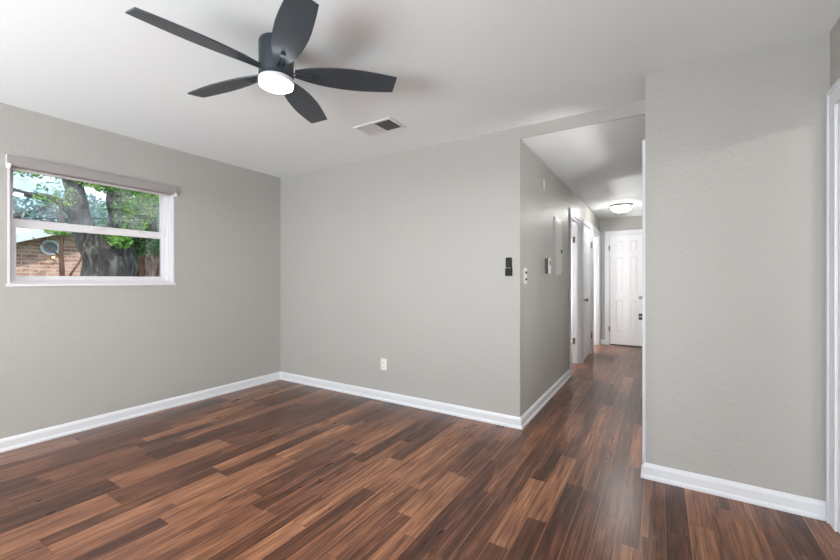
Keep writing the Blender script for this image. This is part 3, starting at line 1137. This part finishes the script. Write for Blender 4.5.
TX = -8.5
tree('oak_tree', 'big grey forked oak trunk just outside the window', (TX, 2.95, GZ),
     [([(TX, 2.98, GZ), (TX, 2.98, .6), (TX, 2.93, 1.25), (TX, 2.80, 1.62), (TX, 2.60, 2.02), (TX, 2.48, 2.6), (TX - .1, 2.42, 3.3), (TX - .2, 2.1, 4.6)],
       [.62, .46, .36, .26, .19, .15, .14, .11]),
      ([(TX - .1, 3.1, .7), (TX, 3.12, 1.25), (TX, 3.14, 1.7), (TX, 3.10, 2.1), (TX, 3.04, 2.6), (TX - .1, 3.1, 3.2), (TX - .3, 3.4, 4.6)],
       [.34, .26, .20, .15, .11, .10, .08]),
      ([(TX, 2.55, 2.25), (TX + .1, 2.2, 2.5), (TX + .2, 1.7, 2.55), (TX + .3, 1.1, 2.75)], [.10, .06, .045, .03]),
      ([(TX, 3.08, 2.1), (TX + .1, 3.35, 2.35), (TX + .3, 3.7, 2.75)], [.05, .035, .02])],
     [((TX + .35, 3.2, 2.5), (.3, .35, .5), 200), ((TX + .4, 2.8, 2.85), (.3, .5, .12), 110), ((TX + .2, 3.5, 2.75), (.8, .42, .42), 480), ((TX + .1, 3.15, 2.95), (.6, .5, .22), 260), ((TX - .3, 2.0, 3.15), (.8, .9, .22), 260),
      ((TX, 3.2, 4.3), (1.5, 1.8, .9), 900), ((TX + .3, 3.02, 1.93), (.3, .16, .18), 90), ((TX + .1, 2.62, 3.0), (.5, .2, .15), 60)],
     M_leaf, M_bark, .042, 3)
tree('ivy_covered_tree', 'reddish trunk wrapped in green ivy beside the oak', (TX - .4, 3.75, GZ),
     [([(TX - .4, 3.72, GZ), (TX - .4, 3.72, .6), (TX - .4, 3.70, 1.3), (TX - .4, 3.72, 1.9), (TX - .4, 3.75, 2.6), (TX - .5, 3.8, 4.2)],
       [.42, .34, .28, .24, .2, .16]),
      ([(TX - .4, 3.70, 1.0), (TX - .3, 3.52, 1.5), (TX - .3, 3.42, 2.0), (TX - .3, 3.35, 2.6)], [.16, .12, .09, .06])],
     [((TX - .3, 3.72, 1.95), (.42, .42, .30), 420), ((TX - .4, 3.8, 2.45), (.5, .5, .45), 420), ((TX - .3, 3.42, 1.78), (.25, .18, .22), 90),
      ((TX - .2, 3.98, 1.6), (.22, .1, .3), 40)],
     M_leaf2, M_bark2, .042, 11)
tree('shade_tree', 'dusky blue green tree far behind at the upper left', (-11.5, 2.3, GZ),
     [([(-11.5, 1.5, GZ), (-11.5, 1.55, 1.2), (-11.5, 2.0, 3.2), (-11.6, 3.0, 4.2)], [.3, .24, .14, .1]),
      ([(-11.5, 1.6, 2.2), (-11.3, 2.6, 2.65), (-11.2, 3.3, 3.1)], [.08, .05, .03])],
     [((-11.5, 2.6, 2.75), (.9, .85, .34), 230), ((-11.4, 3.4, 2.75), (.8, .7, .5), 200), ((-11.6, 2.0, 3.9), (1.0, 1.4, .25), 80)],
     M_leaf3, M_bark, .07, 19)
tree('hedge_tree', 'pale sunlit tree far behind between the trunks', (-13.8, 5.3, GZ),
     [([(-13.8, 5.3, GZ), (-13.8, 5.3, 1.5), (-13.8, 5.2, 3.2)], [.2, .15, .1])],
     [((-13.8, 4.8, 2.9), (.9, 1.1, .6), 520), ((-13.8, 6.1, 2.4), (.9, 1.0, 1.3), 620)],
     M_leaf2, M_bark, .09, 23)

# sapling close to the window
tt = tag(empty('sapling', (-7.0, 1.89, GZ)), 'thin brown sapling standing in front of the brick house', 'sapling')


def sap(bm):
    limb(bm, [(-7, 1.90, GZ), (-7, 1.89, .8), (-7, 1.895, 1.3), (-7, 1.885, 1.6), (-7, 1.91, 1.95), (-7, 1.86, 2.3)], [.035, .032, .028, .024, .018, .010], 1, 10, .2)
    limb(bm, [(-7, 1.885, 1.50), (-7, 1.80, 1.60), (-7, 1.70, 1.67), (-7, 1.60, 1.76)], [.014, .011, .008, .005], 2, 8, .2)
    limb(bm, [(-7, 1.92, 1.0), (-7, 1.98, 1.26), (-7, 2.09, 1.48), (-7, 2.16, 1.75), (-7, 2.20, 2.0)], [.018, .016, .012, .008, .005], 3, 8, .2)


part('stem', tt, M_twig, sap)
rng5 = random.Random(5)
part('foliage', tt, M_leaf, lambda bm: leaves(bm, [((-7, 1.84, 1.86), (.12, .13, .05), 34), ((-7, 1.84, 2.35), (.2, .25, .2), 60)], .03, rng5))

# overhead cable
bmw = bmesh.new()
wp = [Vector((-7.5, -6 + i * 1.2, 0)) for i in range(16)]
for p in wp:
    p.z = 2.04 + (p.y - 1.59) * .145 + ((p.y - 2.5) ** 2) * .004
tube(bmw, wp, [.007] * len(wp), 6)
tag(obj('overhead_cable', bmw, M_wire), 'thin dark overhead cable crossing in front of the trees', 'cable')
bmp = bmesh.new()
for yy in (-6.0, 12.0):
    pass
for yy, zz in ((-6.12, 1.6), (12.12, 4.2)):
    tube(bmp, [Vector((-7.5, yy, GZ)), Vector((-7.5, yy, zz))], [.11, .09], 12)
    break
tag(obj('utility_pole', bmp, M_twig), 'wooden pole carrying the overhead cable', 'pole')
bmp = bmesh.new()
tube(bmp, [Vector((-7.5, 12.12, GZ)), Vector((-7.5, 12.12, 4.2))], [.11, .09], 12)
tag(obj('utility_pole', bmp, M_twig), 'second wooden pole at the far end of the overhead cable', 'pole')
